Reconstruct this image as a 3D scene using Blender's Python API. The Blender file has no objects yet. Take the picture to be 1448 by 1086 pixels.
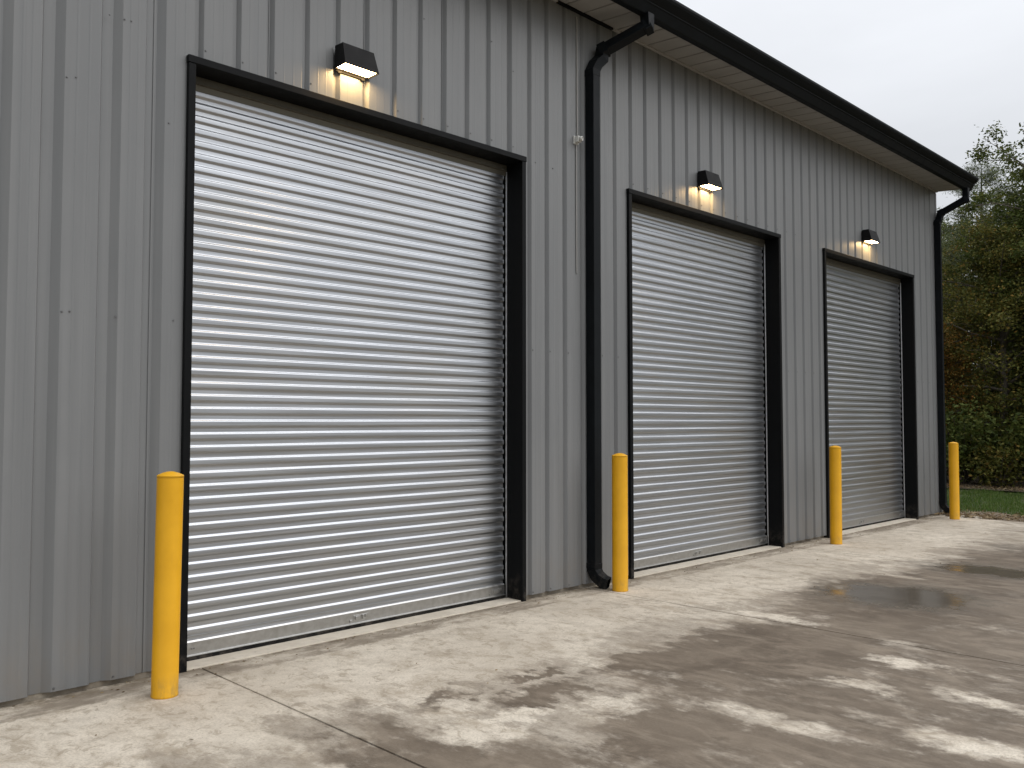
import bpy, math, random
from mathutils import Vector, Matrix, noise as mnoise
R = math.radians
scene = bpy.context.scene
col = scene.collection
rnd = random.Random(7)

# ------------------------------------------------------------------ helpers
class MB:
    """collects faces, then links them as ONE mesh object"""
    def __init__(s): s.v = []; s.f = []; s.sm = []; s.mi = []
    def add(s, vs, fs, smooth=False, mi=0):
        o = len(s.v); s.v += [tuple(p) for p in vs]
        for f in fs: s.f.append(tuple(i + o for i in f)); s.sm.append(smooth); s.mi.append(mi)
    def box(s, x0, x1, y0, y1, z0, z1):
        v = [(x, y, z) for z in (z0, z1) for y in (y0, y1) for x in (x0, x1)]
        s.add(v, [(0,2,3,1),(4,5,7,6),(0,1,5,4),(2,6,7,3),(0,4,6,2),(1,3,7,5)])
    def hexa(s, bot, top):
        s.add(list(bot) + list(top), [(3,2,1,0),(4,5,6,7),(0,1,5,4),(1,2,6,5),(2,3,7,6),(3,0,4,7)])
    def extrude_x(s, prof, x0, x1, cap=True, n=1, smooth=False):
        m = len(prof)
        vs = []
        for i in range(n + 1):
            x = x0 + (x1 - x0) * i / n
            vs += [(x, y, z) for y, z in prof]
        fs = []
        for i in range(n):
            for j in range(m):
                k = (j + 1) % m
                fs.append((i*m+j, i*m+k, (i+1)*m+k, (i+1)*m+j))
        s.add(vs, fs, smooth)
        if cap:
            s.add([(x0, y, z) for y, z in prof], [tuple(range(m))[::-1]])
            s.add([(x1, y, z) for y, z in prof], [tuple(range(m))])
    def lathe(s, prof, n=32, c=(0,0,0), smooth=True):
        m = len(prof); vs = []; fs = []
        for i in range(n):
            a = 2*math.pi*i/n
            vs += [(c[0]+r*math.cos(a), c[1]+r*math.sin(a), c[2]+z) for r, z in prof]
        for i in range(n):
            k = (i+1) % n
            for j in range(m-1):
                fs.append((i*m+j, k*m+j, k*m+j+1, i*m+j+1))
        s.add(vs, fs, smooth)
    def tube(s, pts, rads, n=7, smooth=True):
        pts = [Vector(p) for p in pts]; vs = []; fs = []
        for i, p in enumerate(pts):
            d = (pts[min(i+1, len(pts)-1)] - pts[max(i-1, 0)])
            if d.length < 1e-6: d = Vector((0,0,1))
            d.normalize()
            a = d.orthogonal().normalized() if abs(d.z) < .9 else Vector((1,0,0)).cross(d).normalized()
            b = d.cross(a)
            for k in range(n):
                t = 2*math.pi*k/n
                vs.append(p + (a*math.cos(t) + b*math.sin(t))*rads[i])
        for i in range(len(pts)-1):
            for k in range(n):
                q = (k+1) % n
                fs.append((i*n+k, i*n+q, (i+1)*n+q, (i+1)*n+k))
        s.add(vs, fs, smooth)
    def square_tube(s, pts, a, b, cap=True):
        """rectangular pipe whose path lies roughly in a plane x = const; a = width along x, b = depth"""
        pts = [Vector(p) for p in pts]; vs = []; fs = []
        for i, p in enumerate(pts):
            d = Vector((0,0,0))
            if i > 0: d += (p - pts[i-1]).normalized()
            if i < len(pts)-1: d += (pts[i+1] - p).normalized()
            d.normalize()
            sx = Vector((1,0,0)); sx = (sx - d*sx.dot(d)).normalized()
            sy = d.cross(sx).normalized()
            k = 1.0
            if 0 < i < len(pts)-1:
                k = 1/max(.5, math.cos((p-pts[i-1]).angle(pts[i+1]-p)/2))
            for u, w in ((-1,-1),(1,-1),(1,1),(-1,1)):
                vs.append(p + sx*u*a/2 + sy*w*b/2*k)
        for i in range(len(pts)-1):
            for j in range(4):
                q = (j+1) % 4
                fs.append((i*4+j, i*4+q, (i+1)*4+q, (i+1)*4+j))
        if cap:
            fs.append((3,2,1,0)); e = (len(pts)-1)*4; fs.append((e,e+1,e+2,e+3))
        s.add(vs, fs)
    def build(s, name, mat, parent=None, bevel=0, segs=2, loc=None):
        me = bpy.data.meshes.new(name); me.from_pydata(s.v, [], s.f)
        me.polygons.foreach_set('use_smooth', s.sm)
        mats = mat if isinstance(mat, (list, tuple)) else [mat]
        for m in mats: me.materials.append(m)
        if len(mats) > 1: me.polygons.foreach_set('material_index', s.mi)
        me.update()
        o = bpy.data.objects.new(name, me); col.objects.link(o)
        if parent: o.parent = parent
        if loc: o.location = loc
        if bevel:
            b = o.modifiers.new('bevel', 'BEVEL'); b.width = bevel; b.segments = segs
            b.limit_method = 'ANGLE'; b.angle_limit = R(35); b.harden_normals = False
        return o
def tag(o, label=None, cat=None, group=None, kind=None):
    for k, v in (('label', label), ('category', cat), ('group', group), ('kind', kind)):
        if v: o[k] = v
    return o
def empty(name, loc=(0,0,0)):
    o = bpy.data.objects.new(name, None); col.objects.link(o); o.location = loc
    o.empty_display_size = .2
    return o
def copy_tree(o, parent=None):
    c = o.copy(); col.objects.link(c); c.parent = parent
    for ch in list(o.children): copy_tree(ch, c)
    return c

# ------------------------------------------------------------------ materials
class NT:
    def __init__(s, name):
        s.m = bpy.data.materials.new(name); s.m.use_nodes = True
        s.t = s.m.node_tree; s.b = s.t.nodes['Principled BSDF']
    def n(s, typ, ins=None, **kw):
        x = s.t.nodes.new(typ)
        for k, v in kw.items(): setattr(x, k, v)
        for k, v in (ins or {}).items():
            if hasattr(v, 'is_linked') or isinstance(v, bpy.types.NodeSocket): s.t.links.new(v, x.inputs[k])
            else: x.inputs[k].default_value = v
        return x
    def link(s, a, b): s.t.links.new(a, b)
    def obj(s): return s.n('ShaderNodeTexCoord').outputs['Object']
    def mapping(s, vec, scale=(1,1,1), loc=(0,0,0), rot=(0,0,0)):
        return s.n('ShaderNodeMapping', {'Vector': vec, 'Scale': scale, 'Location': loc, 'Rotation': rot}).outputs[0]
    def noise(s, vec, scale, detail=4, rough=.55, dist=0, out='Fac'):
        return s.n('ShaderNodeTexNoise', {'Vector': vec, 'Scale': scale, 'Detail': detail, 'Roughness': rough, 'Distortion': dist}).outputs[out]
    def ramp(s, fac, a, b, lo=0., hi=1., smooth=True):
        return s.n('ShaderNodeMapRange', {'Value': fac, 'From Min': a, 'From Max': b, 'To Min': lo, 'To Max': hi},
                   interpolation_type='SMOOTHSTEP' if smooth else 'LINEAR').outputs[0]
    def mix(s, fac, a, b):
        x = s.n('ShaderNodeMix', data_type='RGBA')
        for i, v in ((0, fac), (6, a), (7, b)):
            if isinstance(v, bpy.types.NodeSocket): s.link(v, x.inputs[i])
            else: x.inputs[i].default_value = v if i == 0 else (*v[:3], 1)
        return x.outputs[2]
    def math(s, op, a, b=0., c=None):
        x = s.n('ShaderNodeMath', operation=op)
        for i, v in enumerate((a, b) + ((c,) if c is not None else ())):
            if isinstance(v, bpy.types.NodeSocket): s.link(v, x.inputs[i])
            else: x.inputs[i].default_value = v
        return x.outputs[0]
    def set(s, **kw):
        for k, v in kw.items():
            k = k.replace('_', ' ')
            if isinstance(v, bpy.types.NodeSocket): s.link(v, s.b.inputs[k])
            else: s.b.inputs[k].default_value = (*v, 1) if isinstance(v, tuple) and len(v) == 3 else v
    def bump(s, h, strength=.3, dist=.01):
        x = s.n('ShaderNodeBump', {'Height': h, 'Strength': strength, 'Distance': dist})
        s.link(x.outputs[0], s.b.inputs['Normal'])

def m_wall():
    t = NT('grey_painted_steel'); p = t.obj()
    st = t.noise(t.mapping(p, (14, 14, .35)), 1, 5, .6)
    cl = t.noise(t.mapping(p, (1, 1, .6)), 1.3, 4, .6)
    c = t.mix(t.ramp(st, .3, .7), (.173,.178,.180), (.207,.211,.212))
    c = t.mix(t.ramp(cl, .35, .7, 0, .5), c, (.165,.170,.173))
    # faint pale vertical streaks, stronger towards the eave, and splash dirt at the foot
    z = t.n('ShaderNodeSeparateXYZ', {'Vector': p}).outputs[2]
    s2 = t.ramp(t.noise(t.mapping(p, (42, 42, .22)), 1, 3, .7), .55, .75)
    c = t.mix(t.math('MULTIPLY', s2, t.ramp(z, 3.6, 5.2, 0, .28)), c, (.33,.33,.326))
    dn = t.noise(t.mapping(p, (6, 6, 3)), 1, 6, .65)
    c = t.mix(t.math('MULTIPLY', t.ramp(z, .55, .02, 0, .55), t.ramp(dn, .35, .75)), c, (.20,.175,.145))
    t.set(Base_Color=c, Roughness=t.ramp(st, .2, .8, .34, .5), Specular_IOR_Level=.5)
    t.bump(t.noise(t.mapping(p, (1.2, 1.2, .8)), 2.2, 2, .5), .18, .012)
    return t.m
def m_black(name='black_trim', c=(.0045,.005,.0055), ro=.48):
    t = NT(name); p = t.obj()
    n = t.noise(p, 9, 5, .6)
    z = t.n('ShaderNodeSeparateXYZ', {'Vector': p}).outputs[2]
    cc = t.mix(t.ramp(n, .35, .75, 0, .6), c, tuple(x*1.5 for x in c))
    if name != 'bronze_lamp_casting': cc = t.mix(t.math('MULTIPLY', t.ramp(z, .30, .0, 0, .55), t.ramp(t.noise(p, 14, 6, .7), .42, .75)), cc, (.11,.095,.08))
    t.set(Base_Color=cc, Roughness=t.ramp(n, .2, .8, ro-.08, ro+.1), Specular_IOR_Level=.11)
    t.bump(t.noise(p, 3, 2), .12, .01)
    return t.m
def m_galv():
    t = NT('galvanised_curtain'); p = t.obj()
    st = t.noise(t.mapping(p, (.9, 6, 95)), 1, 6, .65)
    cl = t.noise(t.mapping(p, (.7, 1, 2.2)), 1.4, 5, .6)
    c = t.mix(t.ramp(st, .3, .7), (.375,.392,.415), (.485,.503,.53))
    c = t.mix(t.ramp(cl, .4, .75, 0, .45), c, (.46,.46,.455))
    dirt = t.ramp(t.noise(t.mapping(p, (3, 3, 22)), 1, 6, .7), .60, .78, 0, .35)
    c = t.mix(dirt, c, (.33,.31,.285))
    t.set(Base_Color=c, Metallic=1., Roughness=t.ramp(st, .25, .75, .30, .44))
    t.bump(t.noise(t.mapping(p, (1.0, 1, 30)), 1.6, 3, .6), .22, .0035)
    return t.m
def m_plainmetal(name, c, ro, metal=1.):
    t = NT(name); p = t.obj(); n = t.noise(p, 25, 4, .6)
    t.set(Base_Color=t.mix(t.ramp(n, .3, .7), tuple(x*.85 for x in c), c), Metallic=metal, Roughness=t.ramp(n, .2, .8, ro-.06, ro+.1))
    return t.m
def m_soffit():
    t = NT('soffit_panel_paint'); p = t.obj()
    n = t.noise(t.mapping(p, (5, 1.2, 1)), 1, 4)
    t.set(Base_Color=t.mix(t.ramp(n, .3, .7), (.30,.294,.280), (.345,.338,.323)), Roughness=.5)
    return t.m
def m_yellow():
    t = NT('yellow_plastic_sleeve'); p = t.obj()
    n = t.noise(p, 4, 5, .6); z = t.n('ShaderNodeSeparateXYZ', {'Vector': p}).outputs[2]
    c = t.mix(t.ramp(n, .3, .7), (.70,.352,.005), (.78,.402,.008))
    sc = t.ramp(t.noise(t.mapping(p, (60, 60, 5)), 1, 4, .7),   .64, .76, 0, .22)
    c = t.mix(sc, c, (.58,.29,.03))
    d = t.noise(t.mapping(p, (20, 20, 9)), 1, 6, .65)
    c = t.mix(t.math('MULTIPLY', t.ramp(z, .16, .0, 0, .7), t.ramp(d, .35, .7)), c, (.30,.20,.06))
    t.set(Base_Color=c, Roughness=t.ramp(n, .2, .8, .36, .5), Specular_IOR_Level=.45)
    t.bump(t.noise(p, 120, 3), .06, .002)
    return t.m
def m_pavement():
    t = NT('stained_concrete'); p = t.n('ShaderNodeTexCoord').outputs['Object']
    xyz = t.n('ShaderNodeSeparateXYZ', {'Vector': p}); X, Y = xyz.outputs[0], xyz.outputs[1]
    fine = t.noise(p, 75, 8, .75); med = t.noise(p, 6, 6, .65); big = t.noise(p, .9, 5, .6)
    # dry colour: beige cement paste with mottling, trowel swirls and specks
    dry = t.mix(t.ramp(big, .3, .7), (.53,.47,.385), (.68,.615,.515))
    dry = t.mix(t.ramp(med, .42, .72, 0, .45), dry, (.36,.312,.25))
    dry = t.mix(t.ramp(t.noise(t.mapping(p, (1.6, 1, 1), loc=(7,3,0)), 2.6, 9, .74, .3), .47, .66, 0, .68), dry, (.33,.272,.20))
    dry = t.mix(t.ramp(t.noise(t.mapping(p, (1.2, 1, 1), loc=(1,9,0)), 11, 8, .75, .8), .52, .62, 0, .6), dry, (.30,.25,.185))
    dry = t.mix(t.ramp(fine, .44, .68, 0, .55), dry, (.30,.26,.205))
    sw = t.noise(t.mapping(p, (9, 3.2, 1), rot=(0,0,R(25))), 1, 7, .7, 1.2)
    dry = t.mix(t.ramp(sw, .56, .68, 0, .4), dry, (.29,.25,.195))
    pits = t.n('ShaderNodeTexVoronoi', {'Vector': p, 'Scale': 38.}).outputs['Distance']
    dry = t.mix(t.math('MULTIPLY', t.ramp(pits, .13, .05), t.ramp(t.noise(p, 3.1, 3), .5, .62)), dry, (.16,.135,.11))
    # warped coordinates for ragged stain outlines
    w1 = t.noise(t.mapping(p, (1, 1, 1)), 1.5, 7, .66, .6)
    w2 = t.noise(t.mapping(p, (5.2, 1.5, 1), loc=(3.1,7.7,0), rot=(0,0,R(4))), 1, 9, .70, .35)
    w3 = t.noise(t.mapping(p, (1.5, .8, 1)), 8, 8, .74)
    wv = t.noise(t.mapping(p, (1.3, .9, 1), loc=(2,5,0)), 4.2, 7, .66, 0, 'Color')
    wv = t.n('ShaderNodeVectorMath', {0: wv, 1: (.5, .5, .5)}, operation='SUBTRACT').outputs[0]
    wv = t.n('ShaderNodeVectorMath', {0: wv, 1: (.55, .95, 0)}, operation='MULTIPLY').outputs[0]
    pw = t.n('ShaderNodeVectorMath', {0: p, 1: wv}, operation='ADD').outputs[0]
    def spot(x, y, rx, ry, amp, rot=0):
        v = t.n('ShaderNodeVectorMath', {0: pw, 1: (x, y, 0)}, operation='SUBTRACT').outputs[0]
        v = t.n('ShaderNodeVectorRotate', {'Vector': v, 'Angle': R(-rot)}, rotation_type='Z_AXIS').outputs[0]
        v = t.n('ShaderNodeVectorMath', {0: v, 1: (1/rx, 1/ry, 0)}, operation='MULTIPLY').outputs[0]
        d = t.n('ShaderNodeVectorMath', {0: v}, operation='LENGTH').outputs['Value']
        return t.ramp(d, 1.35, .25, 0, amp)
    def total(lst):
        a = lst[0]
        for b in lst[1:]: a = t.math('ADD', a, b)
        return a
    base = t.math('ADD', t.math('MULTIPLY_ADD', Y, -.55, -.92), t.math('MINIMUM', t.math('MULTIPLY_ADD', X, .10, -.40), .15))          # grows away from the wall
    base = t.math('MINIMUM', base, .58)
    nz = t.math('ADD', t.math('MULTIPLY_ADD', w1, 1.9, -.95), t.math('MULTIPLY_ADD', w2, 1.45, -.725))
    nz = t.math('ADD', nz, t.math('MULTIPLY_ADD', w3, 1.3, -.65))
    wet = t.math('ADD', base, nz)
    wet = total([wet] + [spot(*a) for a in WET_SPOTS])
    wetm = t.ramp(wet, -.32, .62)
    tide = t.math('MULTIPLY', t.ramp(wet, -.42, -.05), t.ramp(wet, .22, -.02))     # darker drying rim
    stain = t.mix(t.ramp(w1, .35, .65), (.100,.076,.054), (.170,.136,.101))
    stain = t.mix(t.ramp(fine, .4, .75, 0, .5), stain, (.085,.07,.053))
    w4 = t.noise(t.mapping(p, (3.4, 1.6, 1), loc=(9,1,0)), 1.6, 8, .72, .8)
    stain = t.mix(t.ramp(w4, .46, .66, 0, .75), stain, (.215,.174,.131))
    stain = t.mix(t.ramp(t.noise(t.mapping(p, (2.2, 1.4, 1), loc=(4,8,0)), 3.3, 8, .72), .52, .7, 0, .6), stain, (.085,.067,.048))
    stain = t.mix(t.ramp(w2, .5, .66, 0, .55), stain, (.27,.225,.172))
    c = t.mix(wetm, dry, stain)
    c = t.mix(t.math('MULTIPLY', tide, .30), c, (.20,.165,.125))
    # dirty band along the door thresholds and at the foot of the wall
    band = t.math('MULTIPLY', t.ramp(t.math('ADD', Y, t.math('MULTIPLY_ADD', w3, .10, -.05)), -.27, -.235), t.ramp(t.noise(t.mapping(p, (1.7, 4, 1)), 1, 8, .72), .38, .60))
    c = t.mix(t.math('MULTIPLY', band, .85), c, (.20,.165,.125))
    foot = t.math('MULTIPLY', t.ramp(Y, -.14, -.01), t.ramp(t.noise(p, 9, 6, .7), .35, .6))
    c = t.mix(t.math('MULTIPLY', foot, .75), c, (.13,.10,.062))
    # puddles: thin standing water in the low spots
    pud = total([t.math('MULTIPLY_ADD', w1, 2.2, -1.6), t.math('MULTIPLY_ADD', w2, 1.6, -.8), t.math('MULTIPLY_ADD', w3, .5, -.25)] + [spot(*a) for a in PUDDLES])
    pudm = t.ramp(pud, -.3, 1.6)
    c = t.mix(t.math('MULTIPLY', pudm, .75), c, (.105,.092,.074))
    rough = t.math('ADD', t.ramp(wetm, 0, 1, .88, .66, False), t.math('MULTIPLY_ADD', w3, .2, -.1))
    rough = t.math('MULTIPLY', rough, t.ramp(pudm, 0, 1, 1, .19, False))
    t.set(Base_Color=c, Roughness=rough, Specular_IOR_Level=t.ramp(pudm, 0, 1, .30, .5, False))
    h = t.math('ADD', t.math('MULTIPLY', fine, .5), t.math('MULTIPLY', med, .6))
    h = t.math('ADD', h, t.math('MULTIPLY', sw, .4))
    h = t.math('MULTIPLY', h, t.ramp(pudm, 0, 1, 1, .10, False))
    t.bump(h, .6, .008)
    return t.m
WET_SPOTS = [ # x, y, rx, ry, amount, rotation
    (5.0, -1.95, .95, .30, .8, 8), (4.3, -1.78, .35, .14, .7, 0), (5.4, -2.3, .9, .4, .5, 0), (7.7, -2.15, 1.2, .75, 1.1, 5), (9.8, -2.2, 1.5, .5, .7, 2),
    (3.72, -1.52, .20, .08, 1.1, 0), (3.08, -1.48, .30, .09, .75, 0), (3.52, -1.82, .38, .16, .8, 0), (3.45, -2.6, .5, .2, .5, 0), (2.62, -1.75, .14, .75, .65, 0),
    (2.30, -1.7, .12, .8, .55, 0), (2.25, -2.3, .6, .3, .5, 0), (3.0, -2.0, .5, .14, -.5, 0), (3.62, -2.2, .3, .12, -.6, 0),
    (4.0, -2.87, .15, .45, -.8, 4), (5.55, -2.97, .15, .22, -.95, 0), (4.93, -2.95, .08, .26, -.8, 0), (5.1, -3.57, .12, .32, -.9, 0),
    (4.35, -3.75, .14, .36, -.95, 0), (6.12, -1.9, .07, .42, -.8, 0), (8.57, -1.9, .12, .5, -.8, 0), (1.7, -1.55, .5, .3, .30, 0), (2.42, -1.3, .10, 1.1, .35, 0), (1.3, -.75, .35, .12, .35, 0), (3.6, -.9, 1.2, .45, -.5, 0),
    (6.9, -.9, 1.6, .5, -.4, 0), (11, -1.0, 2.5, .5, -.5, 0), (2.9, -1.0, .5, .3, -.3, 0)]
PUDDLES = [(7.6, -2.1, .75, .80, 2.15, 0), (9.5, -2.3, .5, .95, 1.8, 0), (8.4, -3.0, .5, .6, .7, 0), (11.4, -1.95, .5, .4, .8, 0), (5.9, -4.2, .5, .8, .6, 0)]

def m_simple(name, a, b, scale, ro=.8, bumpd=0, detail=6):
    t = NT(name); p = t.obj(); n = t.noise(p, scale, detail, .65); n2 = t.noise(p, scale*7, 4, .6)
    c = t.mix(t.ramp(n, .32, .68), a, b)
    c = t.mix(t.ramp(n2, .5, .8, 0, .5), c, tuple(x*.6 for x in a))
    t.set(Base_Color=c, Roughness=ro)
    if bumpd: t.bump(n2, .6, bumpd)
    return t.m
def m_leaf(name, cols, ro=.5, trans=.25):
    t = NT(name)
    g = t.n('ShaderNodeNewGeometry'); r = g.outputs['Random Per Island']
    cr = t.n('ShaderNodeValToRGB', {'Fac': r}); e = cr.color_ramp.elements
    while len(e) < len(cols): e.new(.5)
    for i, (pos, c) in enumerate(cols): e[i].position = pos; e[i].color = (*c, 1)
    t.set(Base_Color=cr.outputs[0], Roughness=ro, Specular_IOR_Level=.12)
    tr = t.n('ShaderNodeBsdfTranslucent', {'Color': cr.outputs[0]})
    mx = t.n('ShaderNodeMixShader', {0: trans, 1: t.b.outputs[0], 2: tr.outputs[0]})
    t.link(mx.outputs[0], t.t.nodes['Material Output'].inputs[0])
    return t.m
def m_emit(name, c, s):
    m = bpy.data.materials.new(name); m.use_nodes = True; nt = m.node_tree; nt.nodes.clear()
    e = nt.nodes.new('ShaderNodeEmission'); o = nt.nodes.new('ShaderNodeOutputMaterial')
    e.inputs[0].default_value = (*c, 1); e.inputs[1].default_value = s
    nt.links.new(e.outputs[0], o.inputs[0]); return m

M = dict(wall=m_wall(), black=m_black(), gutter=m_black('dark_gutter_paint', (.006,.0075,.009), .45), galv=m_galv(),
    rail=m_plainmetal('galvanised_rail', (.82,.82,.82), .4), bar=m_plainmetal('galvanised_bar', (.50,.50,.49), .36),
    dull=m_plainmetal('dull_baffle_steel', (.16,.15,.12), .5, .6), rubber=m_black('black_rubber', (.008,.008,.008), .6),
    soffit=m_soffit(), yellow=m_yellow(), lamp=m_black('bronze_lamp_casting', (.008,.008,.0085), .5),
    glow=m_emit('lamp_lens_glow', (1.0,.66,.30), 52.), inner=m_plainmetal('lamp_reflector', (.8,.7,.5), .3),
    pave=None, sill=m_simple('threshold_concrete', (.56,.50,.41), (.66,.60,.50), 5, .8, .002),
    stem=m_simple('foundation_concrete', (.22,.185,.14), (.33,.29,.23), 8, .9, .004),
    dirt=m_simple('bare_dirt', (.125,.092,.06), (.20,.155,.105), 3.5, .95, .02),
    field=m_simple('field_soil_and_turf', (.035,.05,.018), (.07,.075,.03), 1.2, .95, .02),
    bark=m_simple('tree_bark', (.07,.058,.045), (.13,.11,.085), 9, .9, .01),
    bolt=m_plainmetal('grey_screw_head', (.17,.17,.17), .4, .6), screw=m_plainmetal('screw_steel', (.30,.30,.30), .35), white=m_simple('white_weathered_plastic', (.55,.55,.52), (.65,.65,.62), 30, .45),
    roofm=m_plainmetal('charcoal_roof_steel', (.06,.065,.07), .45, .2), hole=m_black('dark_void', (.004,.004,.004), .7))
M['pave'] = m_pavement()
M['leaf_dark'] = m_leaf('deep_green_leaf', [(0,(.044,.060,.015)), (.45,(.078,.102,.024)), (.8,(.115,.135,.033)), (1,(.17,.16,.042))])
M['leaf_mid'] = m_leaf('olive_green_leaf', [(0,(.064,.074,.018)), (.5,(.12,.124,.03)), (.85,(.18,.155,.036)), (1,(.26,.16,.04))])
M['leaf_autumn'] = m_leaf('turning_leaf', [(0,(.06,.055,.014)), (.4,(.11,.085,.02)), (.75,(.20,.11,.022)), (1,(.25,.10,.022))])
M['needle'] = m_leaf('pine_needle', [(0,(.042,.058,.02)), (.6,(.078,.098,.034)), (1,(.12,.13,.05))], .5, .15)
M['grass'] = m_leaf('grass_blade', [(0,(.062,.115,.022)), (.6,(.10,.165,.035)), (.93,(.15,.20,.055)), (1,(.20,.17,.08))], .5, .3)
M['straw'] = m_leaf('dry_litter', [(0,(.10,.065,.035)), (.5,(.19,.135,.075)), (1,(.32,.25,.15))], .8, .1)

# ------------------------------------------------------------------ dimensions (metres, wall face on y = 0, ground z = 0)
WALL_L, WALL_R, SOF = -3.2, 14.79, 5.215
TRIM_TOP, FACE, PROJ, REC = 3.72, .046, .03, .215
DOORS = [(2.28, 5.215), (6.628, 9.578), (10.728, 13.72)]
GROOVES = [1.33,1.589,1.897,2.15,2.386,2.635,2.871,3.136,3.382,3.628,3.874,4.118,4.358,4.597,4.831,5.077,5.313,5.53,5.766,6.003,
           6.241,6.475,6.722,6.957,7.207,7.444,7.683,7.909,8.147,8.381,8.632,8.858,9.09,9.317,9.542,9.765,9.99,10.21,10.428,10.64,
           10.86,11.08,11.30,11.52,11.745,11.97,12.21,12.445,12.685,12.914,13.15,13.37,13.595,13.845,14.08,14.32,14.535]
x = 1.33 - .262
while x > WALL_L + .15: GROOVES.insert(0, x); x -= .262
def wall_profile():
    pts = [(WALL_L, 0.)]
    for i, g in enumerate(GROOVES):
        k = 1.0 if g < 2.3 else .50
        a = g - .118*k
        if g < 2.3:                                          # wide grooves of the end panels
            pts += [(a - .004, 0), (a, .001), (a + .014, .030), (a + .054, .0315)]
            if i % 3 == 1: pts += [(a + .0545, .026), (a + .064, .026), (a + .0645, .0315)]
            pts += [(a + .074, .031), (g - .003, .002), (g, 0)]
        else:                                                # narrow, steep grooves
            pts += [(a - .003, 0), (a, .001), (a + .007, .026), (a + .026, .0265)]
            if i % 3 == 1: pts += [(a + .0265, .022), (a + .031, .022), (a + .0315, .0265)]
            pts += [(a + .036, .026), (g - .0025, .002), (g, 0)]
        nx = GROOVES[i+1] - .118*(1.0 if GROOVES[i+1] < 2.3 else .50) if i + 1 < len(GROOVES) else WALL_R
        w = nx - g
        if w > .09:
            for f in (.34, .68):
                b = g + w*f
                pts += [(b - .007, 0), (b - .003, -.0008), (b + .003, -.0008), (b + .007, 0)]
    pts.append((WALL_R, 0.))
    return pts
WP = wall_profile()
def clip_profile(x0, x1):
    def yv(xx):
        for (xa, ya), (xb, yb) in zip(WP, WP[1:]):
            if xa <= xx <= xb: return ya + (yb - ya)*((xx - xa)/max(1e-9, xb - xa))
        return 0.
    return [(x0, yv(x0))] + [p for p in WP if x0 < p[0] < x1] + [(x1, yv(x1))]
def sheet(mb, x0, x1, zs):
    pr = clip_profile(x0, x1); n = len(pr)
    for z0, z1 in zip(zs, zs[1:]):
        vs = [(a, b, z0) for a, b in pr] + [(a, b, z1) for a, b in pr]
        mb.add(vs, [(i, i+1, n+i+1, n+i) for i in range(n-1)])

# ------------------------------------------------------------------ building
bld = empty('metal_building', (6, 6, 0))
tag(bld, 'long grey ribbed steel garage with three silver roller doors and black trim', 'building')
inv = Matrix.Translation((-6, -6, 0))
def part(mb, name, mat, parent=bld, bevel=0, segs=2):
    o = mb.build(name, mat, parent, bevel, segs)
    if parent is bld: o.location = (-6, -6, 0)
    return o
mb = MB(); edges = [WALL_L]
for a, b in DOORS: edges += [a + .02, b - .02]
edges.append(WALL_R)
for i in range(0, len(edges), 2): sheet(mb, edges[i], edges[i+1], [.032, 1.6, 3.2, TRIM_TOP - .02])
sheet(mb, WALL_L, WALL_R, [TRIM_TOP - .02, 4.5, SOF + .02])
part(mb, 'front_wall', M['wall'])
for xx in (WALL_L, WALL_R):                                          # end and rear walls, ribbed like the front
    mb = MB()
    y = 0.
    while y < 12:
        y2 = min(y + .235, 12)
        dx = .03 if xx == WALL_L else -.03
        for (ya, xa), (yb, xb) in zip([(y, 0), (y+.15, 0), (y+.165, dx), (y+.205, dx)], [(y+.15, 0), (y+.165, dx), (y+.205, dx), (y2, 0)]):
            ya, yb = min(ya, 12), min(yb, 12)
            ta, tb = SOF + .02 + .28*min(ya, 12-ya), SOF + .02 + .28*min(yb, 12-yb)
            mb.add([(xx+xa, ya, .032), (xx+xb, yb, .032), (xx+xb, yb, tb), (xx+xa, ya, ta)], [(0,1,2,3)])
        y = y2
    part(mb, 'side_wall', M['wall'])
mb = MB(); mb.box(WALL_L+.04, WALL_R-.04, 11.9, 12, .032, SOF); part(mb, 'rear_wall', M['wall'])
for i in range(0, len(edges), 2):
    mb = MB(); mb.box(edges[i] + .022, edges[i+1] - .022, .036, .16, -.1, .06)
    part(mb, 'foundation', M['stem'])
mb = MB(); mb.box(WALL_L+.1, WALL_R-.1, .17, 11.8, -.1, -.005); part(mb, 'floor_slab', M['stem'])
# corner trim at the far end
mb = MB(); mb.box(WALL_R-.045, WALL_R+.006, -.006, -.002, .03, SOF-.03); mb.box(WALL_R+.002, WALL_R+.006, -.002, .06, .03, SOF-.03)
part(mb, 'corner_trim', M['wall'])
# soffit: boards running out from the wall, with raised laps
mb = MB(); x = WALL_L; sw = .242
while x < WALL_R:
    x2 = min(x + sw, WALL_R + .05)
    pr = [(x, SOF+.004), (x2-.03, SOF), (x2-.028, SOF+.035), (x2-.006, SOF+.035), (x2, SOF+.004)]
    vs = [(a, -.012, b) for a, b in pr] + [(a, -.40, b - .03) for a, b in pr]; n = len(pr)
    mb.add(vs, [(n+i, n+i+1, i+1, i) for i in range(n-1)])
    x = x2
part(mb, 'soffit', M['soffit'])
mb = MB(); mb.box(6.40, WALL_R, -.034, -.003, SOF-.018, SOF+.002)
mb.box(WALL_L, 5.62, -.034, -.003, SOF-.018, SOF+.002)
part(mb, 'soffit_trim', M['soffit'], bevel=.003)
mb = MB(); mb.box(5.62, 6.40, -.030, -.003, SOF-.020, SOF+.001); part(mb, 'gap_shade_strip', M['black'])  # added strip; its black colour stands for shade where the trim is missing
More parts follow.
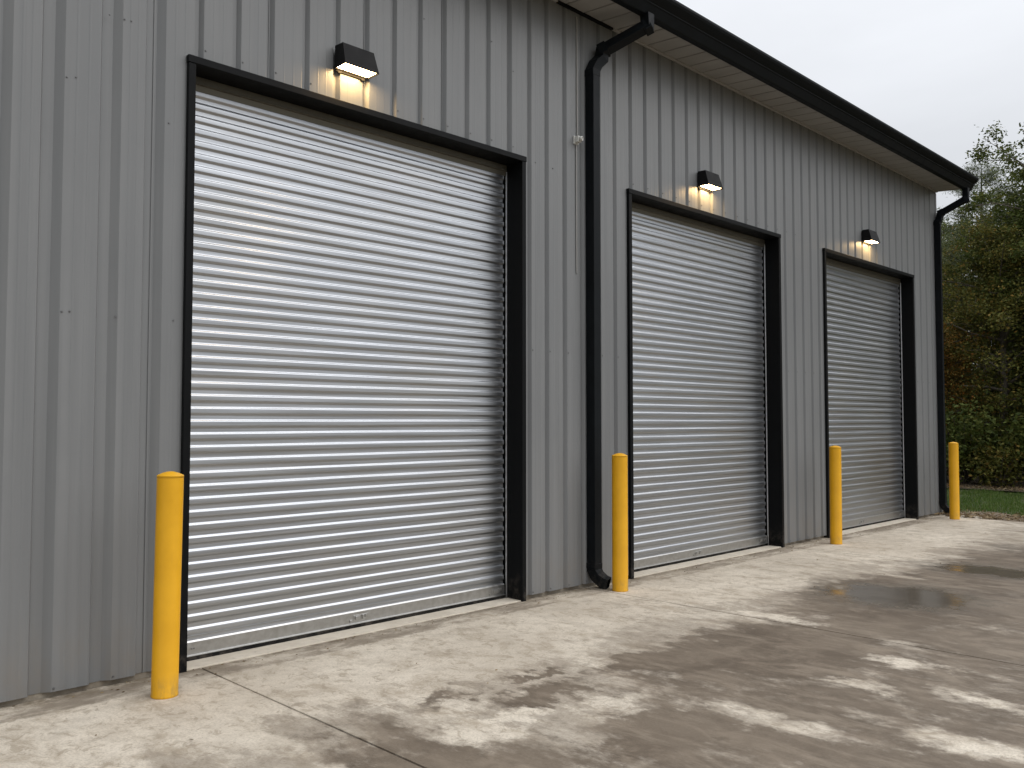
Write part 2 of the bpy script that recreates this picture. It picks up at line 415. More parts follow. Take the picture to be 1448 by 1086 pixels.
# roof
mb = MB()
for x0 in [WALL_L - .1 + i*.6 for i in range(31)]:
    x1 = min(x0 + .6, WALL_R + .1)
    if x0 >= x1: break
    for (ya, za), (yb, zb) in (((-.52, 5.34), (6, 7.14)), ((6, 7.14), (12.4, 5.34))):
        mb.add([(x0, ya, za), (x1, ya, za), (x1, yb, zb), (x0, yb, zb)], [(0,1,2,3)])
        mb.add([(x0, ya, za), (x0+.03, ya, za+.04), (x0+.03, yb, zb+.04), (x0, yb, zb)], [(0,1,2,3)])
        mb.add([(x0+.03, ya, za+.04), (x0+.06, ya, za+.002), (x0+.06, yb, zb+.002), (x0+.03, yb, zb+.04)], [(0,1,2,3)])
part(mb, 'roof', M['roofm'])
# gutter, K-style
mb = MB()
gp = [(-.405,5.17),(-.455,5.172),(-.468,5.178),(-.512,5.254),(-.520,5.256),(-.523,5.263),(-.517,5.268),(-.545,5.288),(-.576,5.318),(-.588,5.34),(-.590,5.362),(-.575,5.366),(-.572,5.352),(-.41,5.352)]
mb.extrude_x(gp, WALL_L - .1, 15.0)
gut = part(mb, 'gutter', M['gutter'], bevel=.003)
# downspouts
def downspout(x, xo, w, dz=0.):
    mb = MB(); y0 = -.005 - w/2
    q = (xo - x)*.34
    pts = [(xo, -.445, 5.19), (xo, -.445, 5.085+dz), (x + q, y0-.035, 4.90+dz), (x + q, y0-.02, 4.83+dz), (x + q*.35, y0-.01, 4.765+dz), (x, y0, 4.69), (x, y0, .16), (x+.012, y0-.025, .105), (x+.03, y0-.085, .058), (x+.045, y0-.125, .046)]
    mb.square_tube(pts, w, w, cap=False)
    # elbow collars
    o = part(mb, 'downspout', M['gutter'], bevel=.003)
    so = o.modifiers.new('thick', 'SOLIDIFY'); so.thickness = .004; so.offset = -1
    a = Vector((xo, -.445, 5.075+dz)); b = Vector(pts[2]); d = (b - a).normalized()
    for p0, p1, e in ((a - d*.04, a + d*.03, .012), (b - d*.05, b + d*.03, .014), (Vector((x, y0, 4.64)), Vector((x, y0, 4.70)), .006), (Vector((x, y0, .17)), Vector((x, y0, .22)), .006)):
        cb = MB(); cb.square_tube([p0, p1], w + e, w + e); cb.build('elbow_collar', M['gutter'], o, .003)
    return o
downspout(6.062, 6.37, .096)
downspout(14.70, 14.82, .088, -.065)

# ---- roller doors
def slat_curtain(mb, x0, x1, z0, z1, seed):
    p = .0808; A = .0047; nper = 26; nx = 56
    rows = int((z1 - z0)/p*nper); r2 = random.Random(seed)
    off = Vector((r2.random()*50, 0, r2.random()*50))
    vs = []
    for j in range(rows + 1):
        z = z0 + (z1 - z0)*j/rows
        u = ((z1 - z)/p) % 1.                               # 0..1 down one corrugation
        def st(t): t = min(1., max(0., t)); return t*t*(3 - 2*t)
        y = -A*(2*(st(u/.18) - st((u - .5)/.21)) - 1) - .09*A*math.sin(2*math.pi*(u - .08))
        for i in range(nx + 1):
            xx = x0 + (x1 - x0)*i/nx
            w = mnoise.noise(Vector((xx*.9, 0, z*2.2)) + off)*.0045 + mnoise.noise(Vector((xx*1.4, 3, z*10)) + off)*.0019
            dz = mnoise.noise(Vector((xx*1.1, 9, math.floor((z1-z)/p)*.77)) + off)*.0016
            vs.append((xx, .178 + y + w, z + dz))
    n = nx + 1
    mb.add(vs, [(j*n+i, j*n+i+1, (j+1)*n+i+1, (j+1)*n+i) for j in range(rows) for i in range(nx)], True)
def roller_door(a, b, seed):
    ia, ib = a + FACE, b - FACE
    mb = MB(); slat_curtain(mb, ia + .010, ib - .018, .128, 3.60, seed)
    d = part(mb, 'roller_door', M['galv'])
    def sub(m, name, mat, bevel=0): return m.build(name, mat, d, bevel)
    f = MB()
    f.box(a, ia, -PROJ, REC, -.002, TRIM_TOP - FACE); f.box(ib, b, -PROJ, REC, -.002, TRIM_TOP - FACE)
    f.box(a - .004, b + .004, -PROJ - .004, REC, TRIM_TOP - FACE, TRIM_TOP)
    sub(f, 'door_frame', M['black'], .003)
    k = MB(); k.extrude_x([(.162,.040),(.162,.118),(.170,.128),(.182,.128),(.182,.034),(.148,.034),(.148,.040)], ia + .008, ib - .022)
    sub(k, 'bottom_bar', M['bar'], .0012)
    k = MB(); k.box(ia + .008, ib - .022, .150, .188, .010, .0335); sub(k, 'bottom_seal', M['rubber'])
    for gx0, gx1 in ((ia + .0005, ia + .007), (ib - .009, ib - .0005)):
        k = MB(); k.box(gx0, gx1, .150, .162, .012, 3.618); sub(k, 'guide_rail', M['rail'], .001)
    k = MB(); k.box(ia + .002, ib - .002, .216, .235, .0, 3.70); sub(k, 'shade_backing', M['hole'])  # black sheet added behind the curtain; its colour stands in for interior shade
    k = MB()
    k.extrude_x([(.152,3.672),(.152,3.632),(.146,3.628),(.146,3.624),(.164,3.62),(.170,3.585),(.180,3.585),(.176,3.672)], ia + .007, ib - .007)
    sub(k, 'header_baffle', M['dull'], .001)
    k = MB(); k.box(ia, ib, -.012, .30, -.05, .009); sub(k, 'threshold', M['sill'], .003)
    # slide locks and fixing plates on the bottom bar
    for lx in (ia + .46*(ib-ia), ib - .17):
        k = MB()
        k.box(lx, lx + .13, .1585, .1615, .058, .098); k.box(lx + .015, lx + .055, .150, .1585, .066, .090)
        k.box(lx + .075, lx + .090, .151, .1585, .064, .094); k.box(lx + .100, lx + .112, .152, .1585, .072, .094)
        k.box(lx - .03, lx - .012, .154, .1615, .050, .068)
        sub(k, 'slide_lock', M['bar'], .002)
    for lx in (ia + .05, ia + .11, ia + .125):
        k = MB(); k.box(lx, lx + .009, .159, .1615, .075, .083); sub(k, 'bolt_head', M['screw'])
    return d
for i, (a, b) in enumerate(DOORS): roller_door(a, b, 11 + i)
# a faint drip flashing line on top of each head
# ---- fasteners: hex washer heads along the grooves
def screw_mesh():
    mb = MB(); n = 8
    def ring(r, y): return [(r*math.cos(2*math.pi*i/n), y, r*math.sin(2*math.pi*i/n)) for i in range(n)]
    vs = ring(.0062, 0) + ring(.006, -.0015) + ring(.004, -.0015) + ring(.0036, -.005)
    fs = []
    for k in range(3):
        for i in range(n):
            j = (i+1) % n; fs.append((k*n+i, k*n+j, (k+1)*n+j, (k+1)*n+i))
    fs.append(tuple(range(3*n, 4*n)))
    mb.add(vs, fs); return mb
s0 = None
def screw(x, z, y=-.001):
    global s0
    if s0 is None:
        s0 = screw_mesh().build('screw', M['bolt'], bld); o = s0
    else:
        o = s0.copy(); col.objects.link(o); o.parent = bld
    o.location = (x - 6, y - 6, z); o.rotation_euler = (0, rnd.random()*3, 0)
for px, pz in [(1.60,3.395),(1.648,3.407),(1.821,3.82),(1.905,3.821),(1.944,3.823),(1.60,2.088),(1.64,2.093),(1.885,2.085),
               (2.222,2.09),(1.60,.05),(1.91,.05),(2.16,.05),(2.175,3.276),(5.36,3.708),(5.58,3.702),(5.09,4.426),(4.84,4.604),(4.13,4.56)]: screw(px, pz)
for g in GROOVES:
    if 2.3 < g < 5.1 and abs(g-3.4) > .25: screw(g + .012, 3.785)
    if 5.3 < g < 6.5: screw(g + .012, .055); screw(g + .012, 2.09)
    if 9.6 < g < 10.7 or g > 13.75: screw(g + .012, .055); screw(g + .012, 2.09)
    if 6.6 < g < 10: screw(g + .012, 3.785)

# ------------------------------------------------------------------ wall lights
def wall_light(x, z):
    w, h, db, dt = .285, .165, .150, .100
    root = empty('wall_light', (x, 0, z))
    hb = MB(); t = .006
    # sloped housing as an open-bottomed shell
    O = [(0,-.012,0),(w,-.012,0),(w,-db,0),(0,-db,0)]; T = [(.006,-.012,h),(w-.006,-.012,h),(w-.012,-dt,h),(.012,-dt,h)]
    I = [(t,-.018,.001),(w-t,-.018,.001),(w-t,-db+t,.001),(t,-db+t,.001)]; J = [(t*2,-.02,.05),(w-2*t,-.02,.05),(w-2*t,-db+.03,.05),(2*t,-db+.03,.05)]
    hb.add(O + T + I + J, [(4,5,6,7),(0,4,7,3),(1,2,6,5),(3,7,6,2),(0,1,5,4),
                           (0,3,11,8),(3,2,10,11),(2,1,9,10),(1,0,8,9),(8,11,15,12),(11,10,14,15),(10,9,13,14),(9,8,12,13)])
    hb.build('housing', M['lamp'], root, .002)
    lb = MB(); a, b = .012, w - .012
    lb.add([(a,-.024,.010),(b,-.024,.010),(b,-db+.010,.010),(a,-db+.010,.010)], [(0,1,2,3)])
    lb.build('lens', M['glow'], root)
    pb = MB(); pb.box(.02, w-.02, -.0118, .004, -.012, h-.008); pb.box(.03, .06, -.018, -.004, -.022, -.003); pb.box(w-.06, w-.03, -.018, -.004, -.022, -.003)
    pb.build('back_plate', M['lamp'], root, .002)
    return root
lights = [(3.322, 3.936, 'lit black wall light above the nearest roller door, largest in view'),
          (7.835, 3.968, 'lit black wall light above the middle roller door, right of the black downspout'),
          (11.915, 3.975, 'lit black wall light above the farthest roller door, smallest in view')]
proto = None
for x, z, lab in lights:
    o = wall_light(x, z) if proto is None else copy_tree(proto)
    proto = proto or o
    o.location = (x, 0, z); tag(o, lab, 'wall light', 'black wall lights above the roller doors')

# ------------------------------------------------------------------ sensor box
sn = empty('photocell_sensor', (5.885, 0, 4.01))
tag(sn, 'small pale weathered photocell sensor on the wall beside the black downspout', 'sensor')
k = MB(); k.box(-.035, .03, -.012, .0, -.03, .045); k.build('back_plate', M['white'], sn, .004)
k = MB(); k.box(-.026, .022, -.055, -.0125, -.018, .040); k.build('body', M['white'], sn, .008)
k = MB(); k.lathe([(0,-.001),(.020,0),(.022,.004),(.022,.022),(.017,.024),(.015,.016),(0,.014)], 20)
o = k.build('eye', M['white'], sn); o.location = (.0, -.055, .012); o.rotation_euler = (R(90), 0, R(20))
k = MB(); k.tube([(.012,-.008,.046),(.012,-.008,1.15)], [.006,.006], 8); k.tube([(.0,-.008,-.03),(.0,-.008,-1.2)], [.005,.005], 8)
k.build('seam_highlight', M['soffit'], sn)  # thin pale tubes added; they draw the highlight along the panel lap seam

# ------------------------------------------------------------------ bollards
def bollard(h, r):
    root = empty('bollard')
    k = MB(); k.lathe([(r,.0),(r+.0015,.002),(r+.0015,.012),(r,.016),(r,h-.034)], 48); k.build('post_sleeve', M['yellow'], root)
    k = MB(); k.lathe([(r-.0015,h-.0335),(r+.0006,h-.033),(r+.0006,h-.0225)], 48)
    k.lathe([(r+.0006,h-.0225),(r-.0012,h-.0205)], 48); k.lathe([(r-.0012,h-.0205),(r*.6,h-.008),(r*.25,h-.0015),(0,h)], 48)
    k.build('cap', M['yellow'], root)
    return root
bs = [(2.041, -.382, 1.213, 'tallest looking yellow bollard, at the left edge of the nearest roller door'),
      (6.120, -.298, 1.205, 'yellow bollard beside the foot of the black downspout, left of the middle door'),
      (10.283, -.331, 1.190, 'yellow bollard overlapping the left edge of the farthest roller door'),
      (14.137, -.403, 1.170, 'yellow bollard at the far building corner against the grass, smallest of four')]
pb = None
for (x, y, h, lab), lean in zip(bs, (.55, -.1, .25, .15)):
    o = bollard(1.213, .0695) if pb is None else copy_tree(pb)
    pb = pb or o
    o.location = (x, y, 0); o.scale = (1, 1, h/1.213); o.rotation_euler = (R(.15), R(lean), 0)
    tag(o, lab, 'bollard', 'yellow bollards along the wall')

# ------------------------------------------------------------------ ground
mb = MB(); mb.add([(-600,-600,-.06),(600,-600,-.06),(600,600,-.06),(-600,600,-.06)], [(0,1,2,3)])
tag(mb.build('ground', M['field']), kind='structure')
# concrete yard in slabs with open joints (bottoms of the joints are real)
mb = MB(); jx = [-8.4, -4.8, -1.2, 2.42, 6.0, 9.62, 13.2, 14.42]; jy = [.034, -4.35, -8.7, -13.0, -30]
g = .0055
def slab(x0, x1, y1, y0):
    def zz(x, y): return mnoise.noise(Vector((x*.35, y*.35, 4)))*.004
    a, b, c, d = x0+g, x1-g, y0+g, y1-g; e = .0015
    if x0 < 13 and x1 > 14.4: pass
    top = [(a+e,c+e,0),(b-e,c+e,0),(b-e,d-e,0),(a+e,d-e,0)]; mid = [(a,c,-.006),(b,c,-.006),(b,d,-.006),(a,d,-.006)]; bot = [(x,y,-.12) for x,y,_ in mid]
    mb.add(top + mid + bot, [(0,1,2,3)] + [(4+i,4+(i+1)%4,(i+1)%4,i) for i in range(4)] + [(8+i,8+(i+1)%4,4+(i+1)%4,4+i) for i in range(4)])
for x0, x1 in zip(jx, jx[1:]):
    for y1, y0 in zip(jy, jy[1:]):
        if x1 == 14.42: x1e = 14.42
        slab(x0, x1, y1, y0)
mb.box(14.42, 14.86, -.62, .034, -.12, -.003)
tag(mb.build('concrete_pavement', M['pave']), kind='structure')
mb = MB(); mb.box(-8.4, 14.4, -30, .03, -.058, -.022); tag(mb.build('joint_filler', M['hole']), kind='structure')
# dirt verge and soil beyond the slab
def patch(x0, x1, y0, y1, nx, ny, z, amp, sd):
    m = MB(); vs = []
    for j in range(ny+1):
        for i in range(nx+1):
            x = x0+(x1-x0)*i/nx; y = y0+(y1-y0)*j/ny
            ed = 0 if (i in (0,) ) else 1
            vs.append((x, y, z + amp*mnoise.noise(Vector((x*1.1, y*1.1, sd)))*ed + amp*.4*mnoise.noise(Vector((x*5, y*5, sd)))*ed))
    n = nx+1
    m.add(vs, [(j*n+i, j*n+i+1, (j+1)*n+i+1, (j+1)*n+i) for j in range(ny) for i in range(nx)], True); return m
tag(patch(14.43, 15.9, -30, 14, 20, 300, -.02, .018, 1).build('dirt_verge', M['dirt']), kind='structure')
tag(patch(15.7, 20.6, -30, 14, 40, 200, -.02, .03, 2).build('lawn_soil', M['field']), kind='structure')
tag(patch(20.3, 60, -40, 40, 80, 120, .02, .08, 3).build('forest_floor', M['dirt']), kind='structure')
# grass
mb = MB(); r = random.Random(3)
def blade(mb, x, y, h, w, z0=-.02):
    a = r.random()*math.tau; l = r.uniform(.1, .7)*h; b = r.random()*math.tau
    dx, dy = math.cos(a)*w, math.sin(a)*w; ex, ey = math.cos(b)*l, math.sin(b)*l
    mb.add([(x-dx,y-dy,z0),(x+dx,y+dy,z0),(x+dx*.6+ex*.4,y+dy*.6+ey*.4,z0+h*.6),(x-dx*.6+ex*.4,y-dy*.6+ey*.4,z0+h*.6),(x+ex,y+ey,z0+h)],
           [(0,1,2,3),(3,2,4)])
cnt = 0
while cnt < 42000:
    x = r.uniform(15.05, 20.7); y = r.uniform(-4.5, 4.0) if r.random() < .75 else r.uniform(-12, 7)
    e = mnoise.noise(Vector((x*1.5, y*1.5, 8)))
    k = (x - 15.5)/.45 + e*1.2
    if k < 0 and r.random() > .04: continue
    if x > 20.1 + e*.5 and r.random() > .1: continue
    if mnoise.noise(Vector((x*3, y*3, 5))) < -.42 and r.random() < .6: continue
    blade(mb, x, y, r.uniform(.035, .085)*(1 + .5*e), r.uniform(.003, .006)); cnt += 1
tag(mb.build('grass', M['grass']), 'mown green grass strip between the dirt verge and the woods', 'grass', kind='stuff')
mb = MB()
for i in range(9000):
    if r.random() < .45: x = 14.45 + abs(r.gauss(0, .45)); y = r.uniform(-6, 3)
    else: x = 20.2 + abs(r.gauss(0, .9)); y = r.uniform(-4, 6)
    s = r.uniform(.015, .05); a = r.random()*math.tau; t = r.uniform(.15, .9)
    c, sn_ = math.cos(a)*s, math.sin(a)*s; z = -.004 + r.random()*.03 + (.04 if x > 20 else 0)
    mb.add([(x-c,y-sn_,z),(x-sn_*t*.5,y+c*t*.5,z+r.uniform(0,.02)),(x+c,y+sn_,z+r.uniform(0,.03)),(x+sn_*t*.5,y-c*t*.5,z)], [(0,1,2,3)])
for i in range(420):                                                 # grit and leaf scraps blown against the wall foot
    x = r.uniform(-2, 14.5); y = -abs(r.gauss(0, .10)) - .004
    if any(a < x < b for a, b in DOORS): y -= .02
    if r.random() < .12: y = -abs(r.gauss(0, 1.6))
    s = r.uniform(.004, .014); a = r.random()*math.tau; c, sn_ = math.cos(a)*s, math.sin(a)*s
    mb.add([(x-c,y-sn_,.0015),(x-sn_*.5,y+c*.5,.006),(x+c,y+sn_,.003+r.random()*.006),(x+sn_*.5,y-c*.5,.0015)], [(0,1,2,3)])
tag(mb.build('leaf_litter', M['straw']), 'dry brown straw and fallen leaves along the grass edges', 'leaf litter', kind='stuff')

# ------------------------------------------------------------------ trees
def leaf(mb, p, s, rr, narrow=.55):
    d = Vector((rr.gauss(0,1), rr.gauss(0,1), rr.gauss(0,.7))).normalized()
    u = d.cross(Vector((rr.gauss(0,1), rr.gauss(0,1), rr.gauss(0,1)))).normalized()
    q = d.cross(u)*.18*s
    mb.add([p - d*s, p + u*s*narrow + q, p + d*s, p - u*s*narrow + q], [(0,1,2,3)])
def broad_tree(name, h, rad, base, seed, leafmat, limbs=30, per=26, lsz=.05, lean=(0,0), top_pow=.75):
    rr = random.Random(seed); root = empty(name); tk = MB(); cr = MB()
    pts = []; n = 9
    for i in range(n):
        f = i/(n-1)
        pts.append(Vector((lean[0]*f + .12*math.sin(f*5+seed), lean[1]*f + .12*math.cos(f*4+seed*2), h*.93*f)))
    tr = h*.017 + .03
    tk.tube(pts, [tr*(1.25 if i == 0 else 1 - .88*i/(n-1)) for i in range(n)], 9)
    def at(f):
        k = f*(n-1); i = min(int(k), n-2); return pts[i].lerp(pts[i+1], k-i)
    for L in range(limbs):
        f = base + (1-base)*((L + rr.random()*.6)/limbs)**.9; f = min(f, .99)
        env = rad*(math.sin(math.pi*min(1, .12 + .88*(1-(f-base)/(1-base)))**top_pow)**.8)*rr.uniform(.65, 1.15)
        env = max(env, .25)
        a = L*2.4 + rr.random()*.8; p0 = at(f); up = rr.uniform(.15, .75)*(1 if f > .35 else .4)
        d = Vector((math.cos(a), math.sin(a), up)).normalized()
        mid = p0 + d*env*.5 + Vector((0,0,rr.uniform(-.05,.12)*env)); end = p0 + d*env + Vector((rr.gauss(0,.1), rr.gauss(0,.1), rr.uniform(-.15,.1)*env))
        r0 = tr*(1 - .85*f)*.45 + .006
        tk.tube([p0, mid, end], [r0, r0*.6, r0*.2], 5)
        ns = max(3, int(env*2.4))
        for s in range(ns):
            g = .3 + .7*(s + rr.random())/ns; q0 = (p0.lerp(mid, g*2) if g < .5 else mid.lerp(end, g*2-1))
            dd = Vector((rr.gauss(0,1), rr.gauss(0,1), rr.gauss(.2,.7))).normalized()*rr.uniform(.2, .55)*max(.7, env*.5)
            q1 = q0 + dd; tk.tube([q0, q1], [r0*.3, .004], 4)
            cs = rr.uniform(.14, .30)*(.6 if f > .82 else 1)
            for _ in range(int(per*rr.uniform(.5, 1.5))):
                c = q0.lerp(q1, rr.uniform(.35, 1.15)) + Vector((rr.gauss(0,cs), rr.gauss(0,cs), rr.gauss(0,cs*.7)))
                leaf(cr, c, lsz*rr.uniform(.6, 1.3), rr)
    for k in range(46):                                             # close leafy leader at the top of the crown
        f = .62 + .38*k/45; p0 = at(min(f, .999)); w = rad*.62*(1.04 - f)/.38
        for _ in range(3):
            q = p0 + Vector((rr.gauss(0,1)*w*.55, rr.gauss(0,1)*w*.55, rr.gauss(0,.1)))
            tk.tube([p0 - Vector((0,0,.1)), q], [.008,.003], 4)
            for _ in range(int(per*.8)):
                leaf(cr, q + Vector((rr.gauss(0,.15), rr.gauss(0,.15), rr.gauss(0,.12))), lsz*rr.uniform(.6,1.2), rr)
    tk.build('trunk', M['bark'], root); cr.build('crown', leafmat, root)
    return root
def pine(name, h, rad, base, seed, limbs=26):
    rr = random.Random(seed); root = empty(name); tk = MB(); cr = MB()
    tk.tube([(0,0,0),(.05,.03,h*.4),(0,.08,h*.75),(.03,.05,h)], [.14,.10,.06,.012], 9)
    for L in range(limbs):
        f = base + (1-base)*(L+rr.random()*.7)/limbs; p0 = Vector((.02, .06, h*min(f, .99)))
        env = rad*(1 - (f-base)/(1-base))**.6*rr.uniform(.6,1.15) + .2; a = L*2.4 + rr.random()
        d = Vector((math.cos(a), math.sin(a), rr.uniform(.1,.5))).normalized(); end = p0 + d*env
        tk.tube([p0, p0 + d*env*.5 - Vector((0,0,.06)), end], [.028*(1-f)+.012, .014, .004], 5)
        for s in range(int(7 + env*6)):
            q = p0.lerp(end, rr.uniform(.35, 1.05)) + Vector((rr.gauss(0,.14), rr.gauss(0,.14), rr.gauss(.04,.10)))
            for _ in range(60):
                dd = Vector((rr.gauss(0,1), rr.gauss(0,1), rr.gauss(.25,.8))).normalized(); l = rr.uniform(.05, .13)
                u = dd.orthogonal().normalized()*.012
                c = q + Vector((rr.gauss(0,.11), rr.gauss(0,.11), rr.gauss(0,.08)))
                cr.add([c - u, c + u, c + dd*l], [(0,1,2)])
    tk.build('trunk', M['bark'], root); cr.build('crown', M['needle'], root)
    return root
def shrub(name, h, rad, seed, mat, n=900):
    rr = random.Random(seed); root = empty(name); st = MB(); fo = MB()
    for k in range(14):
        a = rr.random()*math.tau; rr2 = rad*rr.uniform(.3, 1); e = Vector((math.cos(a)*rr2, math.sin(a)*rr2, h*rr.uniform(.5, 1)))
        m = e*.5 + Vector((0,0,.12*h)); st.tube([(0,0,0), m, e], [.02,.012,.004], 5)
        for _ in range(n//14):
            t = rr.uniform(.25, 1.1); c = (Vector((0,0,0)).lerp(m, t*2) if t < .5 else m.lerp(e, t*2-1)) + Vector((rr.gauss(0,.2), rr.gauss(0,.2), rr.gauss(0,.17)))
            if c.z < .02: c.z = abs(c.z) + .02
            leaf(fo, c, rr.uniform(.035, .075), rr)
    st.build('stems', M['bark'], root); fo.build('foliage', mat, root); return root
A = broad_tree('broadleaf_tree', 9.0, 2.3, .10, 5, M['leaf_dark'], 62, 130, .044)
B = broad_tree('broadleaf_tree', 7.4, 2.0, .08, 9, M['leaf_mid'], 56, 130, .044)
Cc = broad_tree('understory_tree', 5.2, 1.7, .06, 21, M['leaf_autumn'], 36, 80, .042)
P = pine('pine_tree', 9.2, 2.3, .30, 4, 42)
S1 = shrub('shrub', 1.7, 1.1, 31, M['leaf_dark'], 3000)
S2 = shrub('shrub', 1.2, .9, 32, M['leaf_mid'], 2200)
used = set()
def put(src, x, y, rz, sc, label, cat, group):
    if src.name in used: o = copy_tree(src)
    else: o = src; used.add(src.name)
    o.location = (x, y, 0); o.rotation_euler = (0, 0, R(rz)); o.scale = (sc, sc, sc)
    tag(o, label, cat, group); return o
TG, SG = 'trees of the wood beyond the grass', 'shrubs along the edge of the wood'
put(A, 22.8, .22, 20, .90, 'tall dark green tree at the right picture edge beyond the grass', 'tree', TG)
put(P, 24.4, 2.15, 0, .87, 'airy pine tree with sky showing through, beside the far roof corner', 'tree', TG)
put(B, 22.4, 1.25, 70, .82, 'olive green tree between the airy pine and the tall dark tree', 'tree', TG)
put(Cc, 21.7, 2.35, 40, .72, 'small tree with orange brown leaves close behind the far downspout', 'tree', TG)
put(A, 25.8, 1.2, 150, .86, 'dark tree filling the gap behind the olive green tree', 'tree', TG)
put(B, 25.2, 4.2, 200, .85, 'olive tree behind the far corner of the garage, under the pine', 'tree', TG)
put(A, 28.5, 4.6, 80, .82, 'dark tree deep in the wood behind the pine trunk', 'tree', TG)
put(B, 29.0, 2.2, 10, .9, 'olive tree deepest in the wood behind the dark trees', 'tree', TG)
put(B, 23.4, -3.3, 300, 1.0, 'olive tree just outside the right picture edge beyond the grass', 'tree', TG)
put(P, 26.5, -1.8, 90, .95, 'pine standing behind the tall dark tree at the right', 'tree', TG)
put(A, 23.2, -6.6, 220, 1.0, 'dark tree further right along the wood edge', 'tree', TG)
put(B, 24.0, -10., 130, 1.05, 'olive tree far right along the wood edge', 'tree', TG)
put(A, 23.5, 6.4, 260, .85, 'dark tree beyond the end wall of the garage', 'tree', TG)
put(Cc, 22.6, -2.1, 160, .8, 'small turning tree at the foot of the tall dark tree', 'tree', TG)
for i, (tx, ty, sc, lab) in enumerate([(31.5,.6,.95,'dark tree far back between the olive and the tall dark tree'), (31,3.4,.9,'dark tree far back under the pine'),
        (32,6.2,.95,'dark tree far back behind the garage corner'), (32.5,-2.2,1.,'dark tree far back at the right edge'), (35,2.0,1.05,'dark tree in the last row of the wood')]):
    put(A, tx, ty, i*67, sc, lab, 'tree', TG)
put(S1, 21.3, 1.75, 0, 1.0, 'dark shrub behind the farthest bollard at the grass edge', 'shrub', SG)
put(S1, 21.5, .2, 120, 1.05, 'dark shrub under the tall dark tree, right of the farthest bollard', 'shrub', SG)
put(S2, 21.0, .95, 50, .8, 'low olive shrub between the two dark shrubs at the grass edge', 'shrub', SG)
put(S1, 22.6, 3.1, 200, 1.15, 'dark shrub behind the small orange brown tree', 'shrub', SG)
put(S1, 23.6, .6, 300, 1.3, 'dark shrub in deep shade behind the low olive shrub', 'shrub', SG)
put(S1, 24.3, 2.0, 30, 1.4, 'dark shrub in deep shade under the airy pine', 'shrub', SG)
put(S2, 21.2, -1.3, 10, 1.1, 'olive shrub right of the tall dark tree trunk', 'shrub', SG)
put(S1, 26.4, 3.2, 250, 1.5, 'dark shrub deepest in the wood behind the pine', 'shrub', SG)
for i, (tx, ty, sc, lab) in enumerate([(27.2,1.5,2.3,'very tall dark bush under the olive tree crowns'), (27.8,3.0,2.4,'very tall dark bush behind the pine trunk'),
        (27.0,-.2,2.4,'very tall dark bush behind the tall dark tree'), (29.5,.8,2.8,'tallest dark bush, deepest under the trees')]):
    put(S1, tx, ty, i*80, sc, lab, 'shrub', SG)
put(S1, 26.6, .2, 310, 1.5, 'dark shrub deep in the wood behind the tall dark tree', 'shrub', SG)

# ------------------------------------------------------------------ overcast sky and sun
SUN_EL, SUN_AZ = R(50), R(-52)          # azimuth measured from +x towards +y: light from the right front
w = bpy.data.worlds.new('World'); scene.world = w; w.use_nodes = True
nt = w.node_tree; nt.nodes.clear(); N = nt.nodes.new; LK = nt.links.new
out = N('ShaderNodeOutputWorld'); add = N('ShaderNodeAddShader'); LK(add.outputs[0], out.inputs[0])
sky = N('ShaderNodeTexSky'); sky.sky_type = 'NISHITA'; sky.sun_disc = False; sky.sun_elevation = SUN_EL
sky.sun_rotation = math.pi/2 - SUN_AZ; sky.air_density = 1.; sky.dust_density = 3.
hs = N('ShaderNodeHueSaturation'); hs.inputs['Saturation'].default_value = .35; LK(sky.outputs[0], hs.inputs['Color'])
b1 = N('ShaderNodeBackground'); b1.inputs[1].default_value = .05; LK(hs.outputs[0], b1.inputs[0]); LK(b1.outputs[0], add.inputs[0])
tc = N('ShaderNodeTexCoord'); sp = N('ShaderNodeSeparateXYZ'); LK(tc.outputs['Generated'], sp.inputs[0])
mx = N('ShaderNodeMath'); mx.operation = 'MAXIMUM'; LK(sp.outputs[2], mx.inputs[0]); mx.inputs[1].default_value = 0
pw = N('ShaderNodeMath'); pw.operation = 'POWER'; LK(mx.outputs[0], pw.inputs[0]); pw.inputs[1].default_value = 1.7
mr = N('ShaderNodeMapRange'); LK(pw.outputs[0], mr.inputs[0]); mr.inputs[1].default_value = 0; mr.inputs[2].default_value = 1; mr.inputs[3].default_value = .45; mr.inputs[4].default_value = 1.95
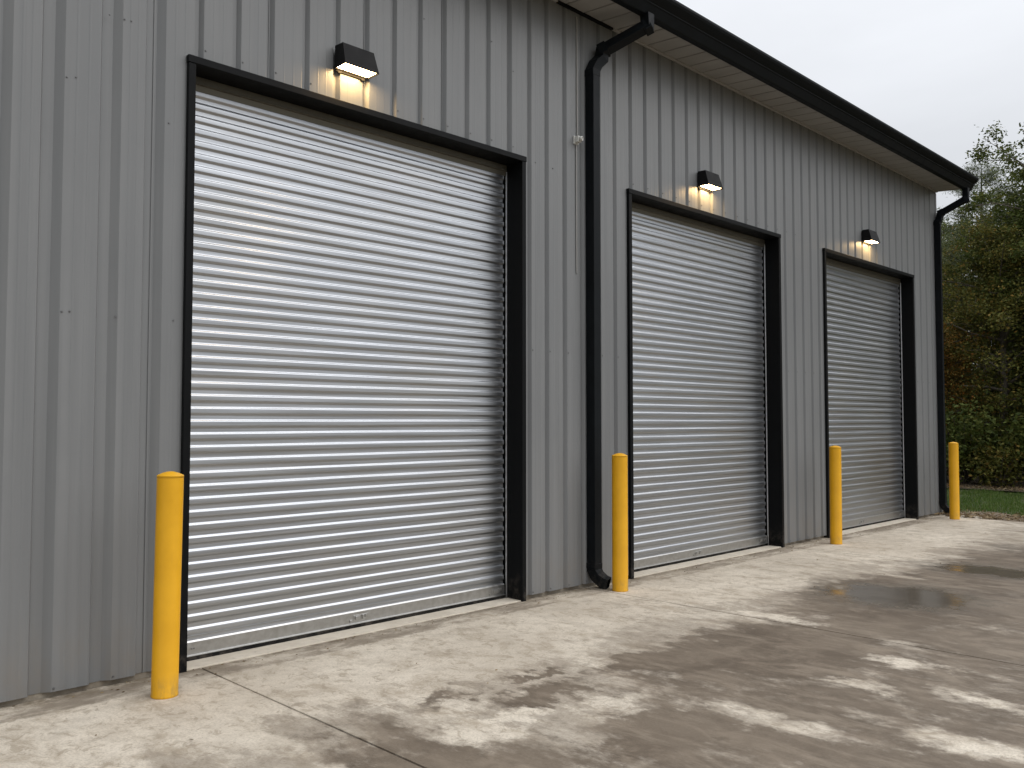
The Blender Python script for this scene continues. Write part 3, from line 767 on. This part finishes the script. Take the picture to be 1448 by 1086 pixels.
mp = N('ShaderNodeMapping'); mp.inputs['Scale'].default_value = (1, 1, 2.6); LK(tc.outputs['Generated'], mp.inputs[0])
nz = N('ShaderNodeTexNoise'); nz.inputs['Scale'].default_value = 2.3; nz.inputs['Detail'].default_value = 7; nz.inputs['Roughness'].default_value = .52; nz.inputs['Distortion'].default_value = .4; LK(mp.outputs[0], nz.inputs['Vector'])
m2 = N('ShaderNodeMapRange'); LK(nz.outputs[0], m2.inputs[0]); m2.inputs[1].default_value = .3; m2.inputs[2].default_value = .7; m2.inputs[3].default_value = .89; m2.inputs[4].default_value = 1.05
mm = N('ShaderNodeMath'); mm.operation = 'MULTIPLY'; LK(mr.outputs[0], mm.inputs[0]); LK(m2.outputs[0], mm.inputs[1])
b2 = N('ShaderNodeBackground'); b2.inputs[0].default_value = (.945,.965,1.0,1); LK(mm.outputs[0], b2.inputs[1]); LK(b2.outputs[0], add.inputs[1])
sl = bpy.data.lights.new('sun', 'SUN'); sl.energy = .8; sl.angle = R(60); sl.color = (1,.985,.97)
so = bpy.data.objects.new('sun', sl); col.objects.link(so)
dv = Vector((math.cos(SUN_AZ)*math.cos(SUN_EL), math.sin(SUN_AZ)*math.cos(SUN_EL), math.sin(SUN_EL)))
so.rotation_euler = dv.to_track_quat('Z', 'Y').to_euler(); so.location = (0, -8, 12)

# ------------------------------------------------------------------ camera
cam = bpy.data.cameras.new('camera'); co = bpy.data.objects.new('camera', cam); col.objects.link(co); scene.camera = co
cam.sensor_width = 36; cam.lens = 36*1233/1448; cam.clip_end = 2000; cam.clip_start = .05
a, pit = R(45.229), R(2.415)
f = Vector((math.cos(a)*math.cos(pit), math.sin(a)*math.cos(pit), math.sin(pit)))
co.location = (0, -5.117, 1.49); co.rotation_euler = f.to_track_quat('-Z', 'Y').to_euler()

scene.render.engine = 'CYCLES'
vs = scene.view_settings; vs.view_transform = 'Standard'; vs.look = 'None'; vs.exposure = 0; vs.gamma = 1
scene.cycles.use_denoising = True
scene.cycles.max_bounces = 8; scene.cycles.caustics_reflective = False
